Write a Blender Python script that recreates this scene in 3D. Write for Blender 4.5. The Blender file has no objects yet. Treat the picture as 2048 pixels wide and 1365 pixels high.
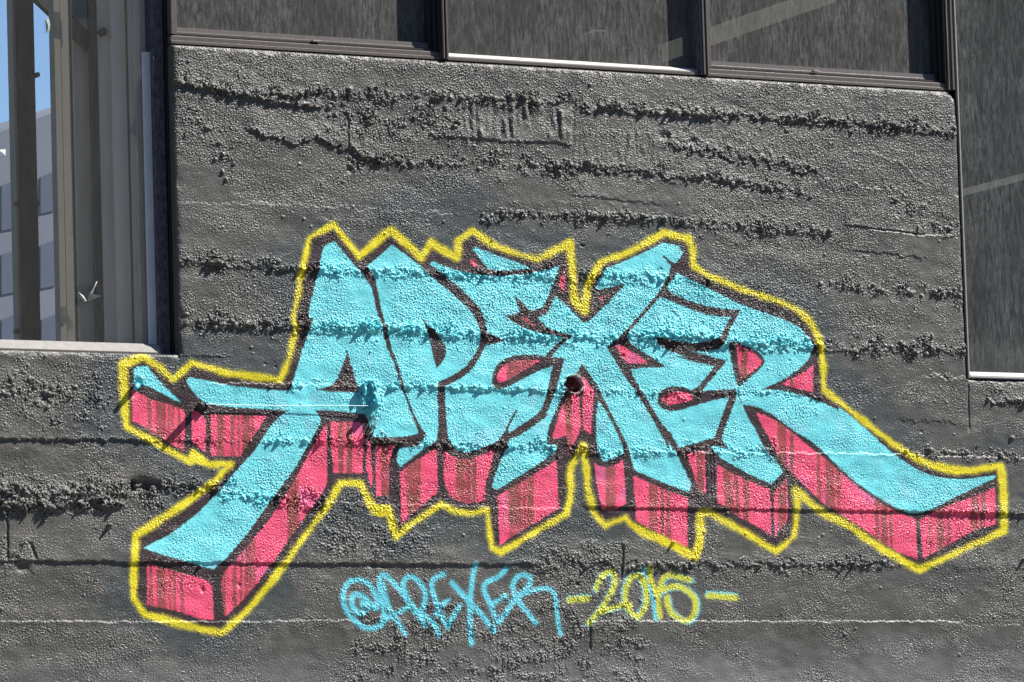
import bpy, bmesh, math, random
import numpy as np
from mathutils import Matrix, Vector

# ------------------------------------------------------------------ camera, sky, sun
scene = bpy.context.scene
COL = scene.collection
F_PX, PW, PH = 11000.0, 2048.0, 1365.0
CW = np.array([[0.85557385, 0.03087601, -0.51675918],
               [0.0262232, 0.99435338, 0.10282845],
               [0.51701617, -0.10152841, 0.84993309]])
def world_axis(r): return np.array([CW[r, 0], CW[r, 2], -CW[r, 1]])
RIGHT, DOWN, FWD = world_axis(0), world_axis(1), world_axis(2)
CAM = -26.0 * FWD + np.array([0.0, 0.0, 4.2])
cam_data = bpy.data.cameras.new('camera')
cam_data.sensor_width = 36.0
cam_data.lens = F_PX / PW * 36.0
cam_data.clip_start = 0.1
cam_data.clip_end = 2000.0
cam = bpy.data.objects.new('camera', cam_data)
COL.objects.link(cam)
cam.matrix_world = Matrix(((RIGHT[0], -DOWN[0], -FWD[0], CAM[0]),
                           (RIGHT[1], -DOWN[1], -FWD[1], CAM[1]),
                           (RIGHT[2], -DOWN[2], -FWD[2], CAM[2]),
                           (0, 0, 0, 1)))
scene.camera = cam

SUN = np.array([2.2, -1.0, 2.6]); SUN = SUN / np.linalg.norm(SUN)
elev = math.asin(SUN[2]); azim = math.atan2(SUN[0], SUN[1])
world = bpy.data.worlds.new('World'); scene.world = world
world.use_nodes = True
wn = world.node_tree
sky = wn.nodes.new('ShaderNodeTexSky'); sky.sky_type = 'NISHITA'; sky.sun_disc = False
sky.sun_elevation = elev; sky.sun_rotation = azim
sky.air_density = 1.0; sky.dust_density = 0.0; sky.ozone_density = 5.0; sky.altitude = 1500
wn.nodes['Background'].inputs['Strength'].default_value = 0.065
wn.links.new(sky.outputs[0], wn.nodes['Background'].inputs['Color'])
sun_data = bpy.data.lights.new('sun', 'SUN'); sun_data.energy = 5.0
sun_data.angle = math.radians(0.5); sun_data.color = (1.0, 0.965, 0.91)
sun = bpy.data.objects.new('sun', sun_data); COL.objects.link(sun)
sun.rotation_euler = Vector(SUN).to_track_quat('Z', 'Y').to_euler()
vs = scene.view_settings
vs.view_transform = 'Standard'; vs.look = 'None'; vs.gamma = 1.0; vs.use_curve_mapping = False
vs.exposure = 1.25
scene.render.engine = 'CYCLES'

# ------------------------------------------------------------------ helpers
def at(u, v, y=0.0):
    """wall-parallel plane at depth y seen at photo position (u, v) -> (x, z)"""
    d = (u - PW / 2) / F_PX * RIGHT + (v - PH / 2) / F_PX * DOWN + FWD
    t = (y - CAM[1]) / d[1]
    p = CAM + t * d
    return float(p[0]), float(p[2])
def X(u, v=400, y=0.0): return at(u, v, y)[0]
def Z(u, v, y=0.0): return at(u, v, y)[1]

def tag(o, label=None, cat=None, group=None, kind=None):
    if label: o['label'] = label
    if cat: o['category'] = cat
    if group: o['group'] = group
    if kind: o['kind'] = kind
    return o
def empty(name, loc, label=None, cat=None, group=None):
    o = bpy.data.objects.new(name, None); o.location = loc; o.empty_display_size = 0.05
    COL.objects.link(o); return tag(o, label, cat, group)
def link(o, parent=None):
    COL.objects.link(o)
    if parent is not None:
        o.parent = parent
        o.matrix_parent_inverse = Matrix.Translation(parent.location).inverted()
    return o
class MB:
    def __init__(s): s.bm = bmesh.new()
    def box(s, x0, x1, y0, y1, z0, z1, bev=0.0):
        r = bmesh.ops.create_cube(s.bm, size=1.0)
        for v in r['verts']:
            v.co = Vector((x0 + (v.co.x + .5) * (x1 - x0), y0 + (v.co.y + .5) * (y1 - y0), z0 + (v.co.z + .5) * (z1 - z0)))
        if bev > 0:
            es = list({e for v in r['verts'] for e in v.link_edges})
            bmesh.ops.bevel(s.bm, geom=es, offset=bev, segments=2, affect='EDGES', profile=0.5)
        return s
    def prism_x(s, x0, x1, prof):
        """profile of (y, z) points extruded along x"""
        a = [s.bm.verts.new((x0, y, z)) for y, z in prof]
        b = [s.bm.verts.new((x1, y, z)) for y, z in prof]
        n = len(prof)
        for i in range(n): s.bm.faces.new((a[i], a[(i + 1) % n], b[(i + 1) % n], b[i]))
        s.bm.faces.new(a[::-1]); s.bm.faces.new(b); return s
    def prism_y(s, y0, y1, prof):
        a = [s.bm.verts.new((x, y0, z)) for x, z in prof]
        b = [s.bm.verts.new((x, y1, z)) for x, z in prof]
        n = len(prof)
        for i in range(n): s.bm.faces.new((a[i], a[(i + 1) % n], b[(i + 1) % n], b[i]))
        s.bm.faces.new(a[::-1]); s.bm.faces.new(b); return s
    def bar(s, p, q, w, d):
        """square bar from p to q"""
        p, q = Vector(p), Vector(q); ax = (q - p).normalized()
        side = ax.cross(Vector((0, 1, 0)))
        if side.length < 1e-3: side = Vector((1, 0, 0))
        side.normalize(); up = side.cross(ax).normalized()
        vs = []
        for c in (p, q):
            for sx, sy in ((-1, -1), (1, -1), (1, 1), (-1, 1)):
                vs.append(s.bm.verts.new(c + side * sx * w / 2 + up * sy * d / 2))
        for f in ((0, 1, 2, 3), (7, 6, 5, 4), (0, 4, 5, 1), (1, 5, 6, 2), (2, 6, 7, 3), (3, 7, 4, 0)):
            s.bm.faces.new([vs[i] for i in f])
        return s
    def tube(s, pts, r, seg=8, caps=True, radii=None):
        pts = [Vector(p) for p in pts]; rings = []
        for i, p in enumerate(pts):
            a = (pts[min(i + 1, len(pts) - 1)] - pts[max(i - 1, 0)]).normalized()
            n = a.cross(Vector((0.13, 0.02, 1)));
            if n.length < 1e-3: n = a.cross(Vector((1, 0, 0)))
            n.normalize(); b = a.cross(n)
            rr = radii[i] if radii else r
            rings.append([s.bm.verts.new(p + (n * math.cos(t) + b * math.sin(t)) * rr) for t in [2 * math.pi * k / seg for k in range(seg)]])
        for A, B in zip(rings, rings[1:]):
            for k in range(seg): s.bm.faces.new((A[k], A[(k + 1) % seg], B[(k + 1) % seg], B[k]))
        if caps: s.bm.faces.new(rings[0][::-1]); s.bm.faces.new(rings[-1])
        return s
    def build(s, name, m, parent=None, smooth=False):
        bmesh.ops.recalc_face_normals(s.bm, faces=s.bm.faces)
        me = bpy.data.meshes.new(name); s.bm.to_mesh(me); s.bm.free()
        if smooth:
            for p in me.polygons: p.use_smooth = True
        me.materials.append(m)
        return link(bpy.data.objects.new(name, me), parent)

def mat(name, color, rough=0.6, spec=0.5, noise=0.0, nscale=30.0, metal=0.0, bump=0.0, bscale=400.0, stretch=(1, 1, 1), color2=None):
    m = bpy.data.materials.new(name); m.use_nodes = True
    nt = m.node_tree; b = nt.nodes['Principled BSDF']
    b.inputs['Roughness'].default_value = rough; b.inputs['Metallic'].default_value = metal
    b.inputs['Specular IOR Level'].default_value = spec
    tc = nt.nodes.new('ShaderNodeTexCoord'); mp = nt.nodes.new('ShaderNodeMapping')
    mp.inputs['Scale'].default_value = stretch
    nt.links.new(tc.outputs['Object'], mp.inputs['Vector'])
    n = nt.nodes.new('ShaderNodeTexNoise'); n.inputs['Scale'].default_value = nscale; n.inputs['Detail'].default_value = 8
    n.inputs['Roughness'].default_value = 0.65
    nt.links.new(mp.outputs[0], n.inputs['Vector'])
    r = nt.nodes.new('ShaderNodeValToRGB')
    c2 = color2 if color2 else [c * (1 - noise) for c in color]
    c1 = [min(1, c * (1 + noise * .6)) for c in color]
    r.color_ramp.elements[0].position = 0.36; r.color_ramp.elements[0].color = (*c2, 1)
    r.color_ramp.elements[1].position = 0.64; r.color_ramp.elements[1].color = (*c1, 1)
    nt.links.new(n.outputs['Fac'], r.inputs['Fac']); nt.links.new(r.outputs[0], b.inputs['Base Color'])
    if bump > 0:
        n2 = nt.nodes.new('ShaderNodeTexNoise'); n2.inputs['Scale'].default_value = bscale; n2.inputs['Detail'].default_value = 4
        nt.links.new(mp.outputs[0], n2.inputs['Vector'])
        bp = nt.nodes.new('ShaderNodeBump'); bp.inputs['Strength'].default_value = bump; bp.inputs['Distance'].default_value = 0.002
        nt.links.new(n2.outputs['Fac'], bp.inputs['Height']); nt.links.new(bp.outputs[0], b.inputs['Normal'])
    return m

def glass_mat(name, dust, dark, tint=(0.75, 0.78, 0.78), base=0.15, streak=0.5, speck=True, seed=0.0):
    """dirty window glass: clear glass under a film of streaky dust"""
    m = bpy.data.materials.new(name); m.use_nodes = True; nt = m.node_tree
    for n in list(nt.nodes): nt.nodes.remove(n)
    N = nt.nodes.new; Lk = nt.links.new
    out = N('ShaderNodeOutputMaterial'); tr = N('ShaderNodeBsdfTransparent'); tr.inputs[0].default_value = (*tint, 1)
    gl = N('ShaderNodeBsdfGlossy'); gl.inputs['Roughness'].default_value = 0.03
    fr = N('ShaderNodeFresnel'); fr.inputs['IOR'].default_value = 1.5
    geo = N('ShaderNodeNewGeometry'); inv = N('ShaderNodeMath'); inv.operation = 'SUBTRACT'; inv.inputs[0].default_value = 1; Lk(geo.outputs['Backfacing'], inv.inputs[1])
    fm = N('ShaderNodeMath'); fm.operation = 'MULTIPLY'; Lk(fr.outputs[0], fm.inputs[0]); Lk(inv.outputs[0], fm.inputs[1])
    mx = N('ShaderNodeMixShader'); Lk(fm.outputs[0], mx.inputs[0]); Lk(tr.outputs[0], mx.inputs[1]); Lk(gl.outputs[0], mx.inputs[2])
    df = N('ShaderNodeBsdfDiffuse')
    tc = N('ShaderNodeTexCoord')
    def noise(sc, st, det=5, rough=.6, rot=0.0):
        mp = N('ShaderNodeMapping'); mp.inputs['Scale'].default_value = st; mp.inputs['Location'].default_value = (seed, seed, 0)
        mp.inputs['Rotation'].default_value = (0, rot, 0)
        Lk(tc.outputs['Object'], mp.inputs['Vector'])
        n = N('ShaderNodeTexNoise'); n.inputs['Scale'].default_value = sc; n.inputs['Detail'].default_value = det
        n.inputs['Roughness'].default_value = rough; Lk(mp.outputs[0], n.inputs['Vector']); return n.outputs['Fac']
    def mr(v, a, b, c, d):
        r = N('ShaderNodeMapRange'); r.inputs[1].default_value = a; r.inputs[2].default_value = b
        r.inputs[3].default_value = c; r.inputs[4].default_value = d; Lk(v, r.inputs[0]); return r.outputs[0]
    def ma(op, a, b):
        q = N('ShaderNodeMath'); q.operation = op
        for i, w in enumerate((a, b)):
            if isinstance(w, (int, float)): q.inputs[i].default_value = w
            else: Lk(w, q.inputs[i])
        return q.outputs[0]
    s1 = mr(noise(85, (1, 1, .17), 9, .78, .16), .42, .74, 0, 1)
    s2 = mr(noise(6, (1, 1, .6), 3), .3, .7, .35, 1.2)
    s3 = mr(noise(260, (1, 1, .55), 4, .6, .1), .62, .72, 0, 1.0)
    fac = ma('ADD', base, ma('MULTIPLY', ma('MULTIPLY', s1, s2), streak))
    if speck: fac = ma('ADD', fac, ma('MULTIPLY', s3, streak * .9))
    fac = ma('MULTIPLY', ma('MINIMUM', fac, .93), inv.outputs[0])
    df.inputs[0].default_value = (*dust, 1)
    m2 = N('ShaderNodeMixShader'); Lk(fac, m2.inputs[0]); Lk(mx.outputs[0], m2.inputs[1]); Lk(df.outputs[0], m2.inputs[2])
    Lk(m2.outputs[0], out.inputs[0])
    return m

# ------------------------------------------------------------------ traced paint (photo pixels)
def C(x0, y0, s, *p): return [(x0 + a / s, y0 + b / s) for a, b in p]
K = 5.057
def c2(*p): return C(220, 690, 5.055, *p)
def c3(*p): return C(560, 430, K, *p)
def c4(*p): return C(560, 690, K, *p)
def ce(*p): return C(240, 900, 3.5, *p)
def ci(*p): return C(560, 900, 3.5, *p)
def ca(*p): return C(820, 440, K, *p)
def cb(*p): return C(820, 680, K, *p)
def cc(*p): return C(1080, 440, K, *p)
def cd(*p): return C(1080, 680, K, *p)
def cf(*p): return C(1340, 440, 4.55, *p)
def cg(*p): return C(1340, 680, 4.55, *p)
def ch(*p): return C(1640, 740, 3.25, *p)
def cm(*p): return C(860, 860, K, *p)
def cn(*p): return C(1110, 860, K, *p)
def co(*p): return C(1370, 860, K, *p)
def cj(*p): return C(660, 1110, 4.096, *p)
def cl(*p): return C(1100, 1100, 5.12, *p)

YELLOW = [(619,475.5),(667,450),(692,482),(718,513),(750,487),(782,459),(812,488),(842,516),(862,486),(888,502),(914,517),(917,482),(945.6,462),
 (982,488),(1018,504),(1048,513),(1074,520),(1139,487),(1145,551),(1148,598),(1169,622),(1172,598),(1174,568.5),(1188,546),(1202.6,524),(1258,505),(1329,466),
 (1377,477.5),(1385,495),(1387,530),(1412.5,550),(1472,575),(1560,604),(1599,622),(1628,653),(1641,688),(1646.6,732),(1648,781),
 (1701.5,821.5),(1763,871),(1824.6,914),(1871,935),(1917,941.5),(1948,941.5),(1998.5,931),(2004.6,955),(2009,1063),(1948,1089),(1840,1140),
 (1763,1098.5),(1686,1044.6),(1640,1026),(1591.5,982.6),(1593.5,1050),(1585.5,1075.5),(1552,1104),(1488.6,1065.7),(1421,1026),(1400,1026),(1400,1087),
 (1387,1115),(1347,1091),(1288,1063.7),(1262,1051),(1251,1036),(1211,1051),(1189,1032),(1177,998.4),(1173,939),(1166,890),(1149.5,919.3),(1139.7,947),
 (1142.6,988.5),(1131.7,1028),(1057.7,1071.6),(1002,1105),(982.6,1097.3),(976.7,1047.9),(974.7,1020),(949,1027),(925,1027),(899.5,1020),(882,1010),
 (834.3,1040),(791.4,1074),(784,1055),(777,1021.4),(747,1021),(731.4,991.4),(720,967),(681.4,967),(654.3,1011.4),(588.6,1100),(560,1142.9),
 (497,1220),(442.9,1267),(368.6,1251.4),(288.6,1228.6),(267,1197),(267.5,1120),(271.4,1071.4),(354.3,1017),(422.9,968.6),(461,928),(418,930),(386,906),(381,924),
 (338.7,901.7),(251.7,854),(248.7,808.7),(244.7,729.6),(287,712.7),(319,735),(346.6,759),(384,726.6),(457,747),(516.7,755),(560,760),(576,725.6),(583.7,693),
 (591,661),(585.7,637.6),(595.6,588),(605.5,529)]
YW = {}   # local extra width of the sprayed line is added from noise

A_MAIN = (c2((765,365),(790,335),(825,325),(1000,365),(1200,410),(1500,445),(1700,460),(1800,460),(1840,390),(1960,0)) +
  c3((300,1130),(335,1040),(280,1052),(290,950),(330,780),(380,600),(410,440),(435,325),(545,262),(660,400),(780,545),(900,690),(940,760),(975,960),(1030,1110),(1060,1250),(1085,1350)) +
  c4((1150,170),(1210,400),(1290,580),(1340,720),(1400,885),(1370,912),(1300,925),(1100,940),(935,932),(925,880),(880,760),(850,705),(700,688),(500,665),(350,664),(390,700),(415,760),(400,805),(330,930),(240,1100),(140,1270)) +
  ce((1240,110),(1060,350),(890,590),(730,770),(650,842),(520,800),(300,740),(155,688),(220,650),(330,605),(560,430),(720,250),(860,90)) +
  c2((1430,1110),(1540,940),(1640,790),(1750,690),(1800,668),(1500,650),(1300,640),(1100,620),(1000,602),(930,570),(870,520),(800,430)))
A_SERIF = c2((235,260),(260,225),(340,208),(380,215),(450,310),(560,430),(700,555),(722,585),(640,560),(520,490),(405,430),(300,405),(240,375))
A_HOLE = c4((680,80),(640,200),(600,300),(560,375),(515,412),(450,440),(365,457),(480,470),(780,484),(795,430),(765,370),(735,260),(705,150))
P_MAIN = (c3((880,510),(1000,420),(1130,297),(1280,410),(1500,580)) + ca((100,480),(250,600),(400,720),(530,840),(640,950),(690,1060),(710,1180),(700,1260),(660,1360)) +
  cb((640,170),(560,280),(480,330),(380,390),(280,428),(278,500),(290,700),(285,900),(268,1020),(130,1115),(0,1210)) + c4((1217,1240),(1175,1180),(1200,1045),(1380,1030),(1440,960),(1465,900),(1380,770),(1310,580),(1240,400),(1190,200),(1110,0)) +
  c3((1130,1350),(1070,1130),(1010,900),(980,730),(950,620),(880,540)))
P_HOLE = ca((128,1005),(180,1080),(280,1160),(340,1260)) + cb((355,60),(368,130),(330,210),(265,290),(240,200),(205,30)) + ca((200,1200),(170,1120))
E1_MAIN = (ca((195,445),(230,415),(330,465),(500,520),(700,560),(900,570),(1100,555),(1300,525),(1510,465),(1470,600),(1400,780),(1340,890),(1260,915),(1205,922),(1130,830),(1045,768),(1085,850),(1105,930),(1060,965),(960,975),(1050,1035),(1120,1085),(1250,1130),(1400,1158)) +
  cc((0,1140),(200,1182),(228,1195),(150,1280),(60,1365)) + cb((1370,170),(1250,155),(1100,152),(970,185),(880,250),(830,350),(818,460),(870,497),(950,490),(1100,412),(1300,310),(1442,262),(1415,380),(1370,600),(1328,722),(1150,850),(1000,945),(985,905),(1085,712),(1070,705),(985,870),(925,1000),(800,1070),(680,1120),(550,1147),(470,1115),(400,1045),(375,950),(358,750),(350,470),(480,410),(600,320),(700,180),(762,50)) +
  ca((775,1268),(955,1225),(775,1140),(750,1020),(710,900),(600,780),(450,640),(350,570),(255,490)))
E1_TOP = ca((632,297),(662,270),(750,310),(900,365),(1080,430),(1238,490),(1100,510),(900,520),(790,500),(720,410),(660,330))
X_MAIN = (cc((155,765),(300,900),(430,1035),(490,1030),(620,900),(760,760),(855,653),(720,680),(590,712),(560,692),(580,640),(625,560),(662,490),(800,440),(1000,350),(1150,280),(1240,228),(1400,258),(1452,330),(1415,400),(1365,442),(1320,425),(1255,362),(1245,375),(1325,460),(1318,520),(1250,650),(1200,740),(1080,880),(950,1030),(860,1130),(750,1220),(675,1290)) +
  cd((760,220),(860,370),(960,510),(1070,680),(1180,870),(1245,990),(1300,1110),(1310,1100),(1290,1010),(1330,1080),(1375,1150)) + cn((1220,225),(1290,370),(1350,480),(1382,550),(1345,637),(1200,580),(1000,500),(800,408),(760,260),(720,130)) +
  cd((830,960),(760,830),(690,690),(600,500),(520,370),(425,248),(370,340),(320,352),(270,400),(245,520),(190,660),(100,840),(68,960),(72,1062),(172,1062),(150,1150),(0,1245)) +
  cm((1100,350),(900,470),(720,590),(680,612),(628,585),(640,500),(720,280),(770,180)) + cb((1000,1010),(1150,940),(1390,765)) + cd((60,742),(110,640),(180,420),(242,192),(105,172),(245,10)) +
  cc((295,1195),(290,1160),(180,1135),(60,1095),(0,1030)) + ca((1400,1110),(1330,1050),(1275,985),(1372,958)) + cc((65,950),(95,900),(122,820)))
X_FOOT = cd((590,608),(562,750),(560,950),(578,1100),(610,1200),(655,1237),(740,1210),(850,1150),(840,1080),(790,960),(700,790),(640,678))
E2_MAIN = (cc((1215,775),(1300,810)) + cf((30,745),(150,795),(300,850),(450,882),(555,880),(500,980),(450,1065),(400,1092),(250,1130),(100,1110)) + cc((1400,1238),(1250,1205),(1150,1180)) +
  cd((1190,50),(1300,105),(1517,190)) + cg((60,150),(200,195),(412,240),(330,340),(250,435),(190,462),(120,430),(0,425)) + cd((1340,472),(1260,490),(1195,560),(1190,640),(1240,700),(1340,725)) +
  cg((60,645),(150,620),(350,560),(542,515),(490,650),(440,800),(408,892),(200,950),(82,985),(60,950),(20,880)) +
  cd((1340,960),(1250,880),(1200,800),(1140,700),(1060,570),(960,420),(908,293),(1100,277),(1270,277),(1180,210),(1000,100),(900,25)) + cc((860,1190),(875,1155),(980,1040),(1100,905)))
R_MAIN = (cf((60,480),(160,530),(400,650),(650,770),(900,860),(1100,930),(1200,995),(1262,1070),(1298,1140)) + cg((1298,80),(1290,120),(1250,195),(1150,290),(1000,380),(900,425),(832,453),(1000,455),(1200,500),(1400,575),(1530,640)) +
  ch((120,240),(250,335),(400,480),(520,580),(630,650),(750,695),(880,712),(1000,705),(1142,683),(1140,702),(1000,770),(850,840),(700,920),(600,942),(500,905),(400,850),(250,750),(100,620),(0,510)) +
  cg((1250,900),(1150,850),(950,695),(800,612),(662,590),(700,690),(800,850),(868,1020),(960,1090),(1032,1200),(920,1318),(700,1220),(560,1140),(430,1065),(370,975),(415,958),(515,995),(465,890),(530,720),(590,560),(607,490),(585,453),(400,460),(280,472),(400,330),(517,193),(360,150),(185,105),(350,100),(430,90),(485,40)) +
  cf((520,1060),(545,980),(628,850),(630,825),(560,820),(400,805),(250,768),(100,708),(0,662)) + cc((1275,690),(1385,535)))
R_HOLE = cg((530,25),(560,18),(640,40),(780,100),(850,160),(862,200),(830,255),(720,350),(630,425),(600,370),(560,200))

PINKS = [
 c2((222,452),(260,470),(400,550),(560,590),(740,655),(758,690),(745,1075),(500,940),(300,800),(222,770)),
 c2((830,660),(900,680),(965,760),(965,1090),(900,1040),(825,985),(820,760)),
 c2((1010,703),(1200,715),(1585,715),(1450,920),(1310,1130),(1020,1122)),
 ce((190,795),(300,825),(420,860),(600,908),(640,950),(650,1010),(657,1192),(560,1185),(400,1130),(190,1085)),
 c4((465,800),(400,900),(280,1130),(150,1365)) + ce((1060,470),(900,660),(730,850),(707,920),(710,1000),(735,1165),(830,1090),(980,910)) + ci((120,540),(240,375),(332,250),(325,0)) + c4((470,1000),),
 c4((505,780),(650,780),(808,782),(838,860),(840,1040),(835,1300),(540,1297),(510,1000)),
 c4((875,960),(905,1010),(918,1080),(928,1200),(940,1365)) + ci((655,150),(640,268),(608,150)) + c4((872,1280),),
 c4((970,1028),(1148,1020),(1105,1180),(1085,1280)) + ci((765,110),(758,322),(675,322)) + c4((965,1150),),
 c4((1212,1290),) + cb((0,1262),(140,1172),(250,1100),(264,1115),(275,1365)) + ci((1105,295),(850,512)),
 cm((130,205),(220,272),(330,300),(450,287),(652,205),(600,420),(552,560),(555,712),(440,740),(350,747),(250,712),(170,620),(140,520)),
 cm((1280,308),(1303,790),(1100,920),(900,1030),(705,1168),(688,900),(682,668),(800,600),(1000,480),(1180,370)),
 cd((240,640),(300,560),(390,545),(402,700),(415,920),(350,1020),(300,1120),(275,1195),(285,1080),(265,970),(140,1007),(125,970),(170,820)),
 cd((430,375),(470,410),(548,530),(530,700),(512,960),(438,905),(430,560)),
 cn((400,335),(450,375),(540,382),(640,342),(690,303),(712,745),(600,812),(520,822),(470,800),(430,650),(410,450)),
 cn((788,463),(1000,560),(1337,695),(1337,1192),(1200,1130),(1000,1025),(820,922),(800,700)),
 co((10,245),(190,213),(212,630),(150,645),(100,500),(50,350)),
 co((315,358),(560,480),(840,600),(858,640),(872,1072),(700,960),(550,890),(400,780),(320,740)),
 co((1022,483),(1042,905),(990,990),(908,1082),(888,640),(960,560)),
 cg((785,663),(950,720),(1120,850),(1300,1000),(1400,1080)) + ch((20,570),(100,640),(250,770),(400,880),(500,925),(622,972),(632,1232),(500,1185),(300,1052),(100,915)) + co((1400,760),(1200,562),(1000,362),(900,180)) + cg((900,900),(840,780)),
 ch((650,972),(800,892),(1000,822),(1133,765),(1140,1005),(1000,1042),(850,1130),(668,1228)),
 cc((250,488),(262,742),(190,660),(200,600)),
 cc((600,790),(665,762),(620,818)),
 ca((1110,988),(1170,985),(1268,1078),(1195,1050)),
 ca((605,393),(650,410),(692,487),(650,472),(612,440)),
 cb((1322,208),(1200,198),(1050,210),(950,260),(885,330),(865,390),(895,432),(960,420),(1100,340),(1200,280)),
 cd((763,60),(830,58),(900,110),(1000,160),(1085,237),(880,238),(830,170)),
 cg((595,38),(700,80),(800,150),(838,200),(800,252),(720,310),(650,358),(620,200)),
 cg((1302,215),(1302,482),(1150,440),(1002,407),(1150,330),(1260,270)),
 cd((1230,605),(1270,552),(1380,525)) + cg((60,472),(150,478),(205,512),(200,550),(80,580),(0,592)) + cd((1280,660),),
]
DRIPS = [(299,11),(323,7),(336.7,6),(440.6,16),(465.3,8),(321,17),(345.7,7),(360,7),(493,17),(477,6),(505,6),(583,24),(680.6,12),(696.5,10),
 (769.6,12),(823,22),(837,8),(919,18),(934,10),(945,10),(1033,18),(1049,8),(1060,12),(1137,14),(1218,22),(1304,16),(1320.6,8),(1333.5,8),(1398,12),(1455,18),(1471,9),
 (1490.6,12),(1566,8),(1562,16),(1583,9),(1635.6,8),(1658,18),(1675,8),(1751,9),(1766,14),(1781.5,8),(1860,6),(1880,17),(1898,6),(1949,14),(1965,10),(1023,16),(1040,6),(1489.5,13)]
SIGN = {  # spray strokes: (width, points)
 'at': [(11, cj((330,420),(380,440),(392,390),(370,320),(335,255),(280,212),(210,203),(150,225),(112,290),(103,370),(130,450),(180,520),(250,580),(320,608),(390,598),(440,555),(450,500))),
        (12, cj((345,425),(300,370),(250,325),(205,320),(175,360),(185,430),(225,480),(270,480),(300,440),(262,392)))],
 'A': [(11, cj((450,505),(430,400),(412,300),(402,220),(415,175),(440,160),(480,190),(560,275),(640,375),(720,480),(780,580))), (10, cj((432,240),(455,350),(500,470),(560,560),(618,650))), (10, cj((420,540),(500,505),(580,465),(635,430)))],
 'P': [(11, cj((700,470),(640,370),(600,280),(600,220),(640,175),(690,185),(740,230),(775,290),(785,370),(765,430),(725,470))), (11, cj((725,470),(800,510),(860,570),(890,660)))],
 'E': [(11, cj((930,158),(870,182),(832,215),(835,280),(860,370),(890,440),(872,490),(915,490),(940,550),(962,592),(1000,520),(1060,420))), (9, cj((890,450),(930,400),(970,370)))],
 'X': [(12, cj((1000,230),(1060,300),(1140,380),(1230,480),(1300,560),(1345,625))), (11, cj((1190,80),(1165,200),(1150,330),(1145,500),(1150,620),(1158,730)))],
 'E2': [(11, cj((1440,115),(1390,178),(1300,215),(1262,240),(1262,310),(1310,390),(1340,480),(1380,560),(1430,490),(1500,390),(1540,345))), (10, cj((1315,415),(1380,370),(1440,335)))],
 'R': [(11, cj((1560,400),(1510,320),(1495,240),(1530,180),(1590,158),(1642,190),(1640,245),(1590,300),(1535,345),(1490,380))), (10, cj((1540,370),(1580,430),(1630,490),(1680,560))), (9, cj((1540,345),(1640,300),(1740,272),(1810,280),(1842,330),(1852,430),(1865,540),(1890,650)))],
}
DATE = {
 'dash1': [(14, cl((200,512),(380,500)))],
 '2': [(12, cl((470,400),(500,310),(560,240),(620,222),(665,270),(660,360),(610,460),(550,570),(470,670),(400,750))), (12, cl((530,640),(620,600),(740,570),(820,565)))],
 '0': [(12.5, cl((990,330),(900,262),(820,280),(775,380),(765,500),(790,590),(850,670),(900,688),(960,620),(990,540),(990,420),(960,330),(900,262)))],
 '1': [(11, cl((1010,190),(1030,300),(1080,420),(1110,520),(1130,685)))],
 '5': [(13, cl((1430,310),(1330,280),(1220,252),(1160,290),(1135,380),(1105,460))), (13, cl((1110,425),(1250,375),(1350,380),(1450,450),(1500,540),(1480,660),(1420,730),(1340,720),(1240,650),(1205,570),(1200,490)))],
 'dash2': [(14, cl((1630,470),(1760,480),(1900,490)))],
}

def smooth_poly(p, closed=True, corner=38):
    """Chaikin smoothing that keeps sharp corners"""
    for _ in range(2):
        n = len(p); out = []
        for i in range(n):
            if not closed and i in (0, n - 1): out.append(p[i]); continue
            a, b, c = np.array(p[i - 1]), np.array(p[i]), np.array(p[(i + 1) % n])
            d1, d2 = b - a, c - b
            l1, l2 = np.hypot(*d1), np.hypot(*d2)
            if l1 < 1e-6 or l2 < 1e-6: continue
            ang = math.degrees(math.acos(max(-1, min(1, float(d1 @ d2) / (l1 * l2)))))
            if ang > corner: out.append(tuple(b))
            else:
                q = .25
                out.append(tuple(b - d1 * min(q, 12 / l1))); out.append(tuple(b + d2 * min(q, 12 / l2)))
        p = out
    return p

# ------------------------------------------------------------------ wall grid
XL, XR, ZT, ZL, ZR = -1.772, 2.641, 5.520, 4.090, 4.079
FX0, FX1, FZ0, FZ1 = -2.80, 3.16, 2.52, 5.56
DX, DZ = 0.0038, 0.0034
def axis(a, b, d, lo, hi, snaps):
    n = int(round((b - a) / d)); core = a + np.arange(n + 1) * (b - a) / n
    for s in snaps:
        core[np.argmin(abs(core - s))] = s
    left = []; x = a; st = d
    while x > lo: st *= 1.22; x -= st; left.append(max(x, lo))
    right = []; x = b; st = d
    while x < hi: st *= 1.22; x += st; right.append(min(x, hi))
    return np.array(left[::-1] + list(core) + right), len(left), len(left) + n
gx, ix0, ix1 = axis(FX0, FX1, DX, -7.0, 8.0, (XL, XR))
gz, iz0, iz1 = axis(FZ0, FZ1, DZ, 0.0, 7.6, (ZT, ZL, ZR))
NX, NZ = len(gx), len(gz)
GX, GZ = np.meshgrid(gx, gz)        # shape (NZ, NX)
d = np.stack([GX - CAM[0], np.full_like(GX, -CAM[1]), GZ - CAM[2]], -1)
cz = d @ FWD
U = PW / 2 + F_PX * (d @ RIGHT) / cz
V = PH / 2 + F_PX * (d @ DOWN) / cz
FINE = ((GX > FX0) & (GX < FX1) & (GZ > FZ0 - .02) & (GZ < 5.6)).astype(np.float32)
rng = np.random.default_rng(7)
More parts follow.
